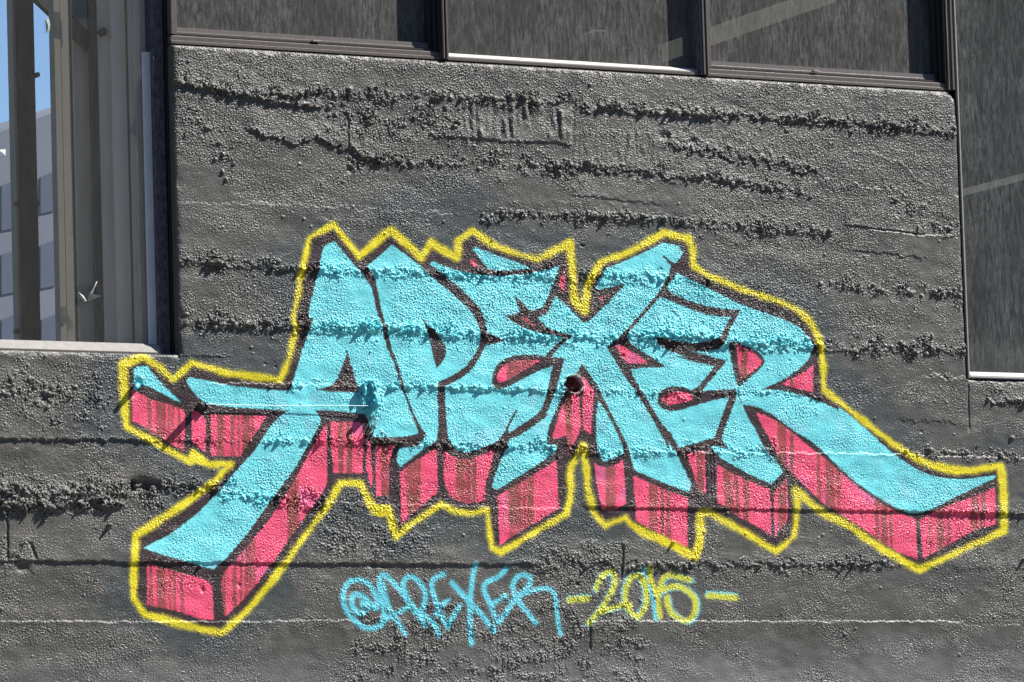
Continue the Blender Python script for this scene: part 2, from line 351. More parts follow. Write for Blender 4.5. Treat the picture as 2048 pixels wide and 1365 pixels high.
def bp(wl, seed, sx=1.0, sz=1.0, width=.4, low=False):
    r = np.random.default_rng(seed).standard_normal((NZ, NX)).astype(np.float32)
    f = np.fft.rfft2(r)
    kx = np.fft.rfftfreq(NX, DX)[None, :] * sx; kz = np.fft.fftfreq(NZ, DZ)[:, None] * sz
    k = np.sqrt(kx * kx + kz * kz); k0 = 1 / wl
    w = np.exp(-(k / k0) ** 2) if low else np.exp(-((k - k0) / (width * k0)) ** 2)
    o = np.fft.irfft2(f * w, s=(NZ, NX)).astype(np.float32)
    return o / o.std()

# ---- paint id + colour ------------------------------------------------------
WARP = 0.5
wu = bp(.03, 91) * WARP; wv = bp(.03, 92) * WARP
Up, Vp = U + wu, V + wv
def window(b, pad):
    xs = [q[0] for q in b]; ys = [q[1] for q in b]
    return (Up > min(xs) - pad) & (Up < max(xs) + pad) & (Vp > min(ys) - pad) & (Vp < max(ys) + pad)
def seg_dist(px, py, pts, closed):
    dist = np.full(px.shape, 1e9, np.float32)
    n = len(pts)
    for i in range(n if closed else n - 1):
        x0, y0 = pts[i]; x1, y1 = pts[(i + 1) % n]
        dx, dy = x1 - x0, y1 - y0; L2 = dx * dx + dy * dy + 1e-9
        t = np.clip(((px - x0) * dx + (py - y0) * dy) / L2, 0, 1)
        dist = np.minimum(dist, (px - x0 - t * dx) ** 2 + (py - y0 - t * dy) ** 2)
    return np.sqrt(dist)
def inside(px, py, pts):
    r = np.zeros(px.shape, bool); n = len(pts)
    for i in range(n):
        x0, y0 = pts[i]; x1, y1 = pts[(i + 1) % n]
        if y0 == y1: continue
        c = ((y0 > py) != (y1 > py)) & (px < (x1 - x0) * (py - y0) / (y1 - y0) + x0)
        r ^= c
    return r
def sdf(pts, pad=8, closed=True):
    m = window(pts, pad); px, py = Up[m], Vp[m]
    dd = seg_dist(px, py, pts, closed)
    if closed: dd = np.where(inside(px, py, pts), -dd, dd)
    return m, dd
colr = np.empty((NZ, NX, 3), np.float32)
BASE = np.array((.078, .075, .067), np.float32)
lowA = bp(.4, 11, sx=1.6, low=True); lowB = bp(.08, 12, low=True); midN = bp(.02, 13)
colr[:] = BASE
colr *= (1 + .07 * lowA + .05 * lowB)[..., None]
ID = np.zeros((NZ, NX), np.int16)
def blend(m, a, c):
    a = a[:, None]; colr[m] = colr[m] * (1 - a) + np.asarray(c, np.float32) * a
def sm(x, a, b):
    t = np.clip((x - a) / (b - a), 0, 1); return t * t * (3 - 2 * t)
Ys = smooth_poly(YELLOW, True, 30)
mh, dy = sdf(Ys, 130)
DY = np.full((NZ, NX), 1e3, np.float32); DY[mh] = dy
# dark blue-black overspray that the lettering was laid over
halo = (1 - sm(DY + 26 * lowA + 10 * lowB, 20, 85))[mh]
halo *= np.where(Up[mh] < 1250, 1, np.where(Vp[mh] < 900, 1, .25))
blend(mh, .85 * halo, (.046, .055, .056))
# silhouette (black-brown fill)
a = 1 - sm(dy, -1.2, 1.2)
DARK = np.array((.030, .0175, .019), np.float32)
blend(mh, a, DARK)
tmp = ID[mh]; tmp[dy < 0] = 2; ID[mh] = tmp
# pinks
DR = np.zeros((NZ, NX), np.float32)
wob = bp(.08, 31, sx=1.0, sz=4, low=True) * 1.3
edge = bp(.012, 32, sz=6) * .7 + .25 * midN
for x, w in DRIPS:
    q = abs(Up + wob - x + (V - 900) * -.01) + edge
    DR = np.maximum(DR, (1 - sm(q, w * .38, w * .62)) * (.98 if w > 7 else .85))
DR *= np.clip(.92 + .12 * lowB, .6, 1)
PINK = np.array((.70, .070, .150), np.float32); BROWN = np.array((.215, .050, .040), np.float32); VIOL = np.array((.46, .13, .30), np.float32)
viol = bp(.16, 33, low=True)
for k, p in enumerate(PINKS):
    p = smooth_poly(p); m, dd = sdf(p)
    al = 1 - sm(dd, -1.4, 1.4)
    c = PINK[None] * (1 + .06 * lowB[m])[:, None]
    v_ = (.45 * sm(viol[m], 1.0, 2.2))[:, None]; c = c * (1 - v_) + VIOL * v_
    drm = DR[m][:, None]
    # streaks start a little below the top edge of each face
    c = c * (1 - drm) + BROWN * drm
    colr[m] = colr[m] * (1 - al[:, None]) + c * al[:, None]
    t = ID[m]; t[dd < 0] = 100 + k; ID[m] = t
CYAN = np.array((.135, .56, .61), np.float32)
LET = [('A', [A_MAIN, A_SERIF], [A_HOLE]), ('P', [P_MAIN], [P_HOLE]), ('E', [E1_MAIN, E1_TOP], []), ('X', [X_MAIN, X_FOOT], []), ('E', [E2_MAIN], []), ('R', [R_MAIN], [R_HOLE])]
pale = bp(.12, 34, low=True)
for k, (_, add, sub) in enumerate(LET):
    for p in add:
        p = smooth_poly(p); m, dd = sdf(p)
        if p is not None:
            for h in sub:
                hs = smooth_poly(h)
                dh = seg_dist(Up[m], Vp[m], hs, True); dh = np.where(inside(Up[m], Vp[m], hs), -dh, dh)
                dd = np.maximum(dd, -dh)
        dd = dd + .6
        al = 1 - sm(dd, -1.1, 1.1)
        c = CYAN[None] * (1 + .05 * lowB[m])[:, None]
        w_ = (.16 * sm(pale[m], .9, 2.4))[:, None]; c = c * (1 - w_) + np.array((.42, .52, .72)) * w_
        colr[m] = colr[m] * (1 - al[:, None]) + c * al[:, None]
        t = ID[m]; t[dd < 0] = 10 + k; ID[m] = t
for h in (R_HOLE,):       # pink inside the bowl of the R again on top
    pass
m, dd = sdf(smooth_poly(PINKS[26])); al = 1 - sm(dd, -1.4, 1.4)
c = PINK[None] * np.ones((m.sum(), 1)); drm = DR[m][:, None]; c = c * (1 - drm) + BROWN * drm
colr[m] = colr[m] * (1 - al[:, None]) + c * al[:, None]; t = ID[m]; t[dd < 0] = 126; ID[m] = t
# yellow outline, uneven can distance
m = abs(DY) < 26
yw = 6.0 + .9 * lowB[m] + .8 * bp(.35, 35, low=True)[m]
yd = abs(DY[m]) + .9 * midN[m] * .6
al = np.maximum((1 - sm(yd, yw - 2.0, yw + 1.6)) * np.clip(.93 + .06 * lowA[m], .75, 1), .35 * (1 - sm(yd, yw, yw + 6)))
YEL = np.array((.66, .56, .012), np.float32)
blend(m, al, YEL)
t = ID[m]; t[yd < yw] = 1; ID[m] = t
# the splash of yellow in the two notches
for q in (c2((825,1050),(900,1090),(985,1180),(1020,1220),(900,1215),(800,1180)), ci((650,385),(772,385),(790,460),(700,470),(650,455))):
    m, dd = sdf(q); blend(m, (1 - sm(dd, -2, 2)) * .92, YEL); t = ID[m]; t[dd < 0] = 1; ID[m] = t
# signature and date
def strokes(lst, c, idv, off=(0, 0), k=1.0, opac=.93, grow=0):
    for w, p in lst:
        p = smooth_poly([(x + off[0], y + off[1]) for x, y in p], False, 60)
        m, dd = sdf(p, 16, False)
        dd = dd + midN[m] * .5
        hw = w / 2 * k + grow
        al = np.maximum((1 - sm(dd, hw - 1.6, hw + 1.3)) * opac, .22 * (1 - sm(dd, hw, hw + 5)))
        blend(m, al, c)
        if idv: t = ID[m]; t[dd < hw] = idv; ID[m] = t
SIGC = (.11, .52, .62)
for k, (n_, l_) in enumerate(SIGN.items()): strokes(l_, SIGC, 30 + k, k=.92)
for n_, l_ in DATE.items():
    o = {'dash1': (-1, -2), '2': (-2, 2), '0': (-2, -1), '1': (-8, 3), '5': (3, 1), 'dash2': (-1, -3)}[n_]
    strokes(l_, (.11, .50, .58), 0, off=o, k=.95)
for k, (n_, l_) in enumerate(DATE.items()): strokes(l_, (.50, .50, .03), 40 + k, opac=.95, k=.90)
# fine random mottling over the whole wall
colr *= (1 + .04 * midN)[..., None]
# glow at the wall foot painted into the colour, stronger to the right
glow = np.clip(.55 * sm(V + 14 * lowA + 6 * lowB, 1235, 1390) * (.35 + .65 * sm(U, 300, 1700)), 0, 1)[..., None]
colr = colr * (1 - glow) + np.array((.19, .19, .20), np.float32) * glow
colr = np.clip(colr, .004, .85)

# ---- relief -----------------------------------------------------------------
def line_v(pts): return np.interp(U, [p[0] for p in pts], [p[1] for p in pts])
def span(a, b, s=18): return sm(U, a - s, a + s) * (1 - sm(U, b - s, b + s))
def boxm(x0, x1, y0, y1, s=14):
    return sm(U, x0 - s, x0 + s) * (1 - sm(U, x1 - s, x1 + s)) * sm(V, y0 - s, y0 + s) * (1 - sm(V, y1 - s, y1 + s))
stip = bp(.0135, 1, width=.65); stip2 = bp(.0090, 2, width=.5); stip3 = bp(.024, 3, width=.7)
stip = np.sign(stip) * np.abs(stip) ** 1.25
lump = bp(.026, 4, width=.35, sz=1.15); lumpB = bp(.042, 5, width=.4); wav = bp(.16, 6, sx=2.2, low=True); wav2 = bp(.06, 8, sx=1.6, low=True)
jag = bp(.05, 9, low=True); jag2 = bp(.018, 10, low=True)
h = np.zeros((NZ, NX), np.float32)
h += .0011 * wav + .0005 * wav2
R = .38 + .16 * bp(.16, 14, sx=2.2, low=True)           # stipple strength map
R = np.clip(R, .15, .8)
P = np.zeros((NZ, NX), np.float32)                       # pebbly honeycomb map
BANDS = []
def band(pts, half, amp, x0, x1, ragged=8):
    global P
    BANDS.append((pts, half, amp, x0, x1))
    dv = abs(V - line_v(pts) + ragged * .8 * jag + 3 * jag2) / (half * (1 + .35 * wav2))
    P = np.maximum(P, amp * np.exp(-dv ** 2) * span(x0, x1))
band([(340,158),(500,190),(700,188),(900,195),(1140,205),(1300,222),(1500,232),(1700,242),(1915,262)], 9, 1.0, 340, 1930)
band([(600,215),(760,250),(900,240)], 26, .7, 640, 920)
band([(700,325),(900,322),(1150,335)], 16, .85, 700, 1160)
band([(1160,325),(1300,345),(1400,356),(1500,365),(1620,390)], 7, .8, 1160, 1640)
band([(350,200),(420,260),(470,330)], 30, .5, 345, 470)
band([(1000,428),(1330,440),(1500,452),(1640,465),(1920,480)], 10, .85, 960, 1660)
band([(1790,400),(1920,470)], 16, .6, 1780, 1930)
band([(350,522),(500,530),(620,540),(960,548),(1300,555),(1500,565)], 9, .85, 340, 1420)
band([(360,640),(600,652),(800,656),(1000,672),(1300,672),(1640,690),(1930,700)], 12, 1.0, 372, 1940)
band([(1640,570),(1930,592)], 13, .7, 1640, 1930)
band([(500,770),(900,776),(1200,786),(1500,788),(1640,795)], 7, .5, 540, 1640)
band([(0,782),(250,800)], 42, .6, -80, 250)
band([(440,882),(700,884),(850,890),(1160,898)], 7, 1.0, 520, 1170)
band([(1200,905),(1300,903),(1420,900),(1560,903)], 9, .7, 1180, 1560)
band([(0,982),(250,985),(400,975),(560,1000),(640,1008)], 15, 1.0, -80, 650)
band([(0,1015),(120,1020),(330,1010)], 7, .8, -80, 340)
band([(1780,900),(2048,915)], 8, .7, 1800, 2100)
band([(1800,1018),(2048,1032)], 7, .7, 1900, 2100)
band([(1230,1135),(1500,1130),(1760,1128)], 9, .8, 1150, 1800)
band([(1980,800),(2048,806)], 9, .9, 1975, 2100)
P = np.maximum(P, .5 * boxm(640, 860, 985, 1120, 34))
P = np.maximum(P, .55 * boxm(1030, 1260, 1080, 1175, 24))
R = np.maximum(R, .62 * boxm(1380, 1915, 260, 470, 40))
P = np.maximum(P, .5 * boxm(700, 1300, 1190, 1380, 36) * (.6 + .5 * sm(wav2, -.5, 1)))
R = np.maximum(R, .6 * boxm(1420, 1760, 440, 570, 30))
P = np.maximum(P, .55 * boxm(-60, 70, 1080, 1150, 16))
R = np.maximum(R, .55 * boxm(560, 700, 560, 640, 40))
R = np.maximum(R, .66 * boxm(780, 1640, 540, 700, 40))
P = np.maximum(P, .2 * boxm(900, 1640, 560, 700, 40))
R = np.maximum(R, .6 * boxm(340, 560, 90, 330, 30))
P = np.clip(P * (1 + .25 * wav2 * .6), 0, 1.2)
R = np.maximum(R, P * .9)
R = np.maximum(R, (.5 + .12 * wav2) * boxm(340, 1920, 90, 330, 30))
R *= 1 - .35 * boxm(1840, 1990, 780, 900, 30)
pits = -np.maximum(0, bp(.02, 15, width=.5) - 3.1) * .003
h += R * (.00100 * stip + .00070 * stip2 + .0009 * np.maximum(stip3, 0)) + pits
lumpC = bp(.019, 16, width=.5)
Pk = P * np.clip(.75 + .45 * wav2, .15, 1.3)
h += Pk * (.0010 * np.abs(lump) + .0012 * lumpC + .0014 * np.maximum(0, lumpB + .3) - .0012 * np.maximum(0, lumpB * -1 - .4) + .0008 * stip)
# combed plaster patches
def comb(m, amp, wl, seed, slant=0.0):
    global h
    n = bp(wl, seed, sx=1.0, sz=7, width=.5)
    h += m * amp * n
irr = np.clip(.75 + .5 * wav2, .05, 1.4)
comb(boxm(905, 1135, 190, 284, 20) * irr, .0024, .05, 21)
comb(boxm(1150, 1345, 258, 330, 20) * irr, .0010, .035, 22)
comb(boxm(700, 860, 240, 320, 24) * irr, .0005, .03, 23)
comb(boxm(760, 1180, 1250, 1380, 50) * irr, .0006, .035, 24)
h += .0010 * boxm(870, 1140, 195, 283, 18) + .0015 * boxm(1148, 1345, 262, 335, 8)
# board joints and ledges. step > 0: the concrete above the line stands proud (casts a shadow)
def ledge(pts, step, x0, x1, fade=60, rag=2.0, sharp=2.2, s=14):
    """profile decays upward from the joint so that only the joint itself shows"""
    global h
    r = rag * (jag * 1.1 + jag2 * .7)
    t = (line_v(pts) - V) + r          # > 0 above the line
    w = span(x0, x1, s)
    up = sm(t, -sharp, sharp) * np.exp(-np.clip(t, 0, 1e9) / fade)
    if step > 0: h += 1.35 * step * up * w
    else:
        dn = sm(-t, -sharp, sharp) * np.exp(-np.clip(-t, 0, 1e9) / fade)
        h += -1.3 * step * dn * w
ledge([(345,168),(420,176),(470,192),(560,208),(650,215)], .0100, 345, 640, 34, 2.5)
ledge([(490,255),(520,272),(580,284),(640,280),(660,292),(700,300),(735,322),(790,330)], .0070, 495, 770, 40, 3)
ledge([(860,271),(1012,283),(1100,284),(1160,292)], .0045, 868, 1145, 30, 1)
ledge([(1160,338),(1270,345),(1320,352),(1420,358),(1500,372),(1570,388)], .0060, 1165, 1570, 30, 4)
ledge([(1140,390),(1310,410),(1500,420)], .0030, 1145, 1320, 30, 1.5)
ledge([(1290,280),(1380,296),(1450,308),(1530,328),(1620,340)], .0060, 1330, 1640, 30, 6)
ledge([(1140,218),(1300,228),(1500,238),(1700,248),(1915,270)], .0052, 1150, 1920, 24, 4)
ledge([(1690,300),(1760,310),(1810,330),(1850,372)], -.0035, 1700, 1850, 20, 2)
ledge([(1560,345),(1640,362),(1720,372),(1800,378)], -.0028, 1560, 1800, 20, 3)
ledge([(1020,428),(1330,444),(1640,470)], .0030, 1020, 1640, 24, 5)
ledge([(355,405),(600,410),(900,428)], -.0016, 355, 900, 50, 2)
ledge([(640,437),(860,452)], -.0012, 640, 860, 40, 2)
ledge([(1690,450),(1835,467)], .0040, 1690, 1850, 24, .6, 1.2, 5)
ledge([(1690,454),(1835,471)], -.0030, 1740, 1900, 14, .6, 1.2, 5)
ledge([(1690,498),(1850,517)], .0030, 1700, 1850, 30, 1.4, 1.5)
ledge([(350,528),(620,542),(960,556),(1330,566)], .0026, 345, 1300, 40, 4)
ledge([(360,652),(600,662),(850,668),(1000,680),(1300,684),(1640,700),(1930,706)], .0036, 430, 1940, 34, 4)
ledge([(1340,672),(1480,688),(1500,690)], .0085, 1310, 1470, 20, 3)
ledge([(366,712),(463,714)], .0020, 366, 463, 20, .6, 1.2, 4)
ledge([(400,766),(700,770),(760,775)], -.0026, 420, 745, 40, 1.4)
ledge([(740,770),(900,776),(1040,782),(1160,787)], .0046, 770, 1165, 46, 2.0)
ledge([(1190,784),(1300,788),(1500,786),(1640,795)], .0014, 1190, 1640, 40, 2.4)
ledge([(-40,878),(220,880),(330,884),(520,886)], .0075, -80, 300, 60, 1.6)
ledge([(200,880),(560,886),(840,889),(1000,893),(1150,898)], .0034, 300, 1170, 46, 2.5)
ledge([(560,886),(840,889)], -.0022, 430, 900, 22, 2.0)
ledge([(1180,902),(1300,903),(1560,906),(1717,908),(2048,916)], -.0036, 1290, 2100, 34, .9, 1.6)
ledge([(1790,842),(1925,846)], .0022, 1800, 1925, 24, 2.0)
ledge([(0,792),(2060,806)], .0060, 1985, 2100, 24, 2.4)
ledge([(-40,1012),(130,1016),(300,1000)], .0120, -80, 250, 46, 5)
ledge([(230,975),(330,973),(430,972)], .0060, 250, 440, 30, 1.2)
ledge([(640,1005),(760,1009),(900,1012),(1130,1018)], -.0024, 560, 1130, 30, 1.0)
ledge([(-40,1000),(300,1002)], -.0030, -80, 330, 14, 3.0)
ledge([(1110,1012),(1250,1015),(1420,1018),(1627,1020),(1800,1022),(2009,1028)], .0066, 1170, 2100, 60, .8, 1.6)
ledge([(1900,1027),(2060,1031)], .0030, 1880, 2100, 30, 2.5)
ledge([(-40,1122),(240,1124),(500,1126),(700,1127),(860,1128),(1080,1129)], .0068, -80, 1070, 60, .9, 1.6)
ledge([(1100,1128),(1300,1130),(1420,1132),(1760,1130)], .0040, 1130, 1760, 40, 3)
ledge([(1760,1132),(2060,1140)], .0014, 1700, 2100, 40, 2)
ledge([(-40,1243),(500,1244),(700,1240),(1200,1243),(1500,1242.6),(2060,1243)], -.0038, -80, 700, 50, .8, 1.5)
ledge([(-40,1243),(500,1244),(700,1240),(1200,1243),(1500,1242.6),(2060,1243)], -.0036, 1180, 1925, 50, .8, 1.5)
ledge([(-40,1248),(2060,1250)], -.0012, 1900, 2100, 50, 1.2)
ledge([(0,760),(1800,752),(1850,752),(1938,757)], -.0030, 1845, 1945, 22, 2.6)
# vertical marks: groove below the right window, board ends, ribs beside the R
def vgroove(x, y0, y1, depth, w=2.0, slope=.03):
    global h
    q = abs(U - x - (V - y0) * slope + .5 * jag)
    h += depth * (1 - sm(q, w * .4, w * 1.5)) * sm(V, y0 - 3, y0 + 3) * (1 - sm(V, y1 - 6, y1 + 6))
vgroove(1936, 770, 860, -.004, 1.8, .02); vgroove(1835, 452, 470, .006, 2.2, 0)
for xx in (1413, 1421, 1428): vgroove(xx, 905, 1014, .0013, 1.6, .03)
vgroove(1180, 1240, 1300, -.006, 2, 0); vgroove(1245, 1090, 1160, -.006, 3, -.02)
vgroove(1145, 205, 290, -.002, 3, .03); vgroove(696, 240, 300, -.004, 2, .0)
# gaussian studs, knobs and cavities
def stud(u, v, r, hh, rx=None, dome=False):
    global h
    rx = rx or r
    x, z = at(u, v); a = rx / 362.0; c = r / 423.0; k = 1.05 if dome else 2.4
    i0, i1 = np.searchsorted(gx, (x - a * k, x + a * k)); j0, j1 = np.searchsorted(gz, (z - c * k, z + c * k))
    if i1 <= i0 or j1 <= j0: return
    q = ((gx[None, i0:i1] - x) / a) ** 2 + ((gz[j0:j1, None] - z) / c) ** 2
    if dome: h[j0:j1, i0:i1] += hh * np.sqrt(np.clip(1 - q, 0, 1))
    else: h[j0:j1, i0:i1] += (hh if hh > 0 else .6 * hh) * np.exp(-q ** 1.5)
rb = random.Random(12)
for pts_, half_, amp_, x0_, x1_ in BANDS:
    n_ = int((x1_ - x0_) * min(half_, 12) / 46 * amp_)
    cl_ = [rb.uniform(x0_, x1_) for _ in range(max(2, int((x1_ - x0_) / 90)))]
    for _ in range(n_):
        u_ = rb.uniform(x0_, x1_) if rb.random() < .5 else min(x1_, max(x0_, rb.choice(cl_) + rb.gauss(0, 26)))
        v_ = float(np.interp(u_, [p[0] for p in pts_], [p[1] for p in pts_])) + rb.gauss(0, half_ * .42)
        r_ = rb.choice((2.0, 2.4, 3.0, 3.0, 4.0, 5.2)) * rb.uniform(.85, 1.2)
        stud(u_, v_, r_ * rb.uniform(.7, 1.1), r_ / 423 * rb.uniform(.45, .75), r_, True)
for s_ in [(737,648,3.2,.020),(752,655,3.0,.028),(726,650,4,.012),(1052,664,3,.022),(1345,684,4,.026,3),(1356,686,3,.018),(785,658,4,.012),(1172,1135,3,.016),
           (1346,1086,3,.022),(1386,1118,3,.016),(1660,240,3,.016),(1690,246,3,.018),(1340,222,3,.018),(1368,224,3,.018),(560,190,4,.010),(700,180,5,.012),(790,200,4,.012),
           (985,480,2.5,.006),(438,526,5,.010,11),(420,527,4,.007,7),(2024,877,4,.012,5),(440,650,5,.009,6),(470,652,5,.009),(500,650,5,.009,7),(430,655,4,.010),
           (399,1134,3,.014),(218,1052,3.5,.030),(65,1012,3.5,.016),(95,1014,3,.014),(132,1013,4,.018),(163,1011,3,.014),(232,1010,4,.020),(1705,1133,2.6,.026),(1688,1133,2.6,.022),(2046,1120,3,.026),(96,788,5,.010,6),(1180,170,3,.008),(430,320,4,.008),(445,345,5,.009,3),(452,360,4,.010,3)]:
    stud(*s_)
for s_ in [(690,232,7,-.014,7),(1385,285,7,-.012,9),(1328,272,9,-.012,12),(282,968,13,-.020,24),(268,975,10,-.010,16),(545,828,2.6,-.006),(529,822,2.4,-.005),(551,734,2.6,-.008),
           (530,728,2.4,-.006),(1165,492,3,-.012,5),(92,797,8,-.014,11),(45,1135,10,-.012,12),(22,1120,8,-.010,10),(1842,864,3,-.005,4),(765,1132,5,-.012,7),(745,1130,6,-.010,8),
           (1155,1168,5,-.014,4),(1213,1128,4,-.010),(399,1173,5,-.003,4),(405,1180,6,-.010,4),(478,1170,5,-.006,3),(1739,640,2.4,-.008,3),(1552,344,3,-.006,5),(700,340,6,-.009),
           (1322,538,3,-.009),(1316,541,3,-.006),(690,520,3,-.006),(1578,722,3,-.006),(1533,790,3,-.006),(275,770,12,-.016,9),(1245,712,4,-.010),(270,785,10,-.010,10)]:
    stud(*s_)
h -= .016 * boxm(262, 318, 962, 982, 4) * (.7 + .3 * jag)
vgroove(14, 1020, 1120, -.006, 3, .0)
vgroove(60, 1085, 1120, -.006, 4, .3); vgroove(40, 1090, 1125, -.005, 4, -.3)
# random small bug holes
rr = random.Random(5)
for _ in range(160):
    stud(rr.uniform(-40, 2080), rr.uniform(100, 1365), rr.uniform(1.0, 1.7), -rr.uniform(.001, .003))
for _ in range(260):
    stud(rr.uniform(-40, 2080), rr.uniform(100, 1365), rr.uniform(1.6, 2.8), rr.uniform(.002, .0055))
# rusty broken-out hole between the legs of the X
q = np.sqrt(((U - 1148) / 19) ** 2 + ((V - 771) / 16) ** 2) + .12 * jag
hole = 1 - sm(q, .82, 1.05)
h = h * (1 - hole) + hole * -.034
h += .006 * np.exp(-((q - 1.12) / .13) ** 2) * (.6 + .8 * np.maximum(0, jag2))
m = (hole > .3); colr[m] = np.array((.20, .04, .045)) * (1 + .5 * np.clip(lowB[m], -1, 1))[:, None]
rim = np.exp(-((q - 1.05) / .10) ** 2) * (U > 1140) * (V < 790); m = rim > .5
colr[m] = colr[m] * .3 + np.array((.55, .50, .48)) * .7
# rough lifted paint around the bracket
pb = np.exp(-(((U - 742) / 22) ** 2 + ((V - 800) / 34) ** 2) ** 2)
h += pb * (.006 + .004 * np.abs(lump) + .003 * stip3)
# worn lips along the openings
def lip(dist): return -.012 * np.exp(-np.clip(dist, 0, 1) / .0065)
inL, inR = GX < XL, GX > XR
dT = np.where(~inL & ~inR, ZT - GZ, np.where(inL, ZL - GZ, ZR - GZ))
dV = np.where(GZ > ZL, np.where(~inL, GX - XL, 9), 9); dV2 = np.where(GZ > ZR, np.where(~inR, XR - GX, 9), 9)
wobl = np.clip(1 + .35 * jag, .45, 1.6)
h += lip(np.clip(dT, 0, 9) * wobl) + .6 * lip(np.clip(dV, 0, 9) * wobl) + lip(np.clip(dV2, 0, 9) * wobl)
cornerd = np.hypot(GX - XR, GZ - ZT); h -= .03 * np.exp(-(cornerd / .03) ** 2) * (~inR)
h = h * FINE
YW_ = -h

# ------------------------------------------------------------------ material of the wall
def wall_material():
    m = bpy.data.materials.new('painted_concrete'); m.use_nodes = True; nt = m.node_tree
    b = nt.nodes['Principled BSDF']
    at_ = nt.nodes.new('ShaderNodeAttribute'); at_.attribute_name = 'paint'
    tc = nt.nodes.new('ShaderNodeTexCoord')
    n = nt.nodes.new('ShaderNodeTexNoise'); n.inputs['Scale'].default_value = 330; n.inputs['Detail'].default_value = 5
    nt.links.new(tc.outputs['Object'], n.inputs['Vector'])
    bmp = nt.nodes.new('ShaderNodeBump'); bmp.inputs['Strength'].default_value = .8; bmp.inputs['Distance'].default_value = .0016
    nt.links.new(n.outputs['Fac'], bmp.inputs['Height']); nt.links.new(bmp.outputs[0], b.inputs['Normal'])
    n2 = nt.nodes.new('ShaderNodeTexNoise'); n2.inputs['Scale'].default_value = 90; n2.inputs['Detail'].default_value = 8
    nt.links.new(tc.outputs['Object'], n2.inputs['Vector'])
    mr = nt.nodes.new('ShaderNodeMapRange'); mr.inputs[1].default_value = .3; mr.inputs[2].default_value = .7; mr.inputs[3].default_value = .88; mr.inputs[4].default_value = 1.1
    nt.links.new(n2.outputs['Fac'], mr.inputs[0])
    mx = nt.nodes.new('ShaderNodeVectorMath'); mx.operation = 'SCALE'
    nt.links.new(at_.outputs['Color'], mx.inputs[0]); nt.links.new(mr.outputs[0], mx.inputs['Scale'])
    nt.links.new(mx.outputs[0], b.inputs['Base Color'])
    b.inputs['Roughness'].default_value = .40; b.inputs['Specular IOR Level'].default_value = .34
    return m
M_WALL = wall_material()

# face classification
fx = .5 * (gx[1:] + gx[:-1]); fz = .5 * (gz[1:] + gz[:-1]); FXc, FZc = np.meshgrid(fx, fz)
keep = ~(((FXc < XL) & (FZc > ZL)) | ((FXc > XR) & (FZc > ZR)) | (FZc > ZT)) | (FZc > 6.9)
FID = ID[:-1, :-1]
vidx = np.arange(NX * NZ, dtype=np.int64).reshape(NZ, NX)
quads = np.stack([vidx[:-1, :-1], vidx[:-1, 1:], vidx[1:, 1:], vidx[1:, :-1]], -1)
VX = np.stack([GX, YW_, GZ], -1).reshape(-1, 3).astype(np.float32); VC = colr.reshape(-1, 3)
def grid_object(name, sel, parent, extra=None):
    q = quads[sel].reshape(-1, 4)
    used = np.unique(q); remap = np.zeros(NX * NZ, np.int64); remap[used] = np.arange(len(used))
    q = remap[q]; vco = VX[used]; vc = VC[used]
    if extra is not None:
        eq, ev, ec = extra(remap, len(used)); q = np.concatenate([q, eq]); vco = np.concatenate([vco, ev]); vc = np.concatenate([vc, ec])
    me = bpy.data.meshes.new(name)
    me.vertices.add(len(vco)); me.vertices.foreach_set('co', vco.astype(np.float32).ravel())
    me.loops.add(q.size); me.loops.foreach_set('vertex_index', q.astype(np.int32).ravel())
    me.polygons.add(len(q)); me.polygons.foreach_set('loop_start', np.arange(0, q.size, 4, dtype=np.int32))
    me.polygons.foreach_set('loop_total', np.full(len(q), 4, np.int32))
    a_ = me.attributes.new('paint', 'FLOAT_COLOR', 'POINT')
    a_.data.foreach_set('color', np.concatenate([vc, np.ones((len(vc), 1))], 1).astype(np.float32).ravel())
    me.materials.append(M_WALL)
    me.update(calc_edges=True)
    me.polygons.foreach_set('use_smooth', np.zeros(len(q), bool))
    return link(bpy.data.objects.new(name, me), parent)

jL = int(np.argmin(abs(gx - XL))); jR = int(np.argmin(abs(gx - XR)))
kT = int(np.argmin(abs(gz - ZT))); kL = int(np.argmin(abs(gz - ZL))); kR = int(np.argmin(abs(gz - ZR)))
def reveals(remap, base):
    """returns of the concrete around the window openings"""
    qs, vsn, cs = [], [], []; nb = base
    def strip(ids, y1, flip):
        nonlocal nb
        ring = []
        for dep in (.02, y1):
            v = VX[ids].copy(); v[:, 1] = dep; vsn.append(v); cs.append(np.tile(BASE, (len(ids), 1))); ring.append(np.arange(nb, nb + len(ids))); nb += len(ids)
        rows = [remap[ids]] + ring
        for A, B in zip(rows, rows[1:]):
            q = np.stack([A[:-1], A[1:], B[1:], B[:-1]], -1)
            qs.append(q[:, ::-1] if flip else q)
    strip(vidx[kT, jL:jR + 1], .30, False)
    strip(vidx[kL, :jL + 1], .30, False)
    strip(vidx[kR, jR:], .30, False)
    strip(vidx[kL:kT + 1, jL], .30, True)
    strip(vidx[kR:kT + 1, jR], .30, False)
    return np.concatenate(qs), np.concatenate(vsn), np.concatenate(cs)

building = empty('building', (0, 0, 0), 'grey concrete building with a painted rough wall and metal framed windows', 'building')
grid_object('concrete_wall', keep & (FID == 0), building, reveals)

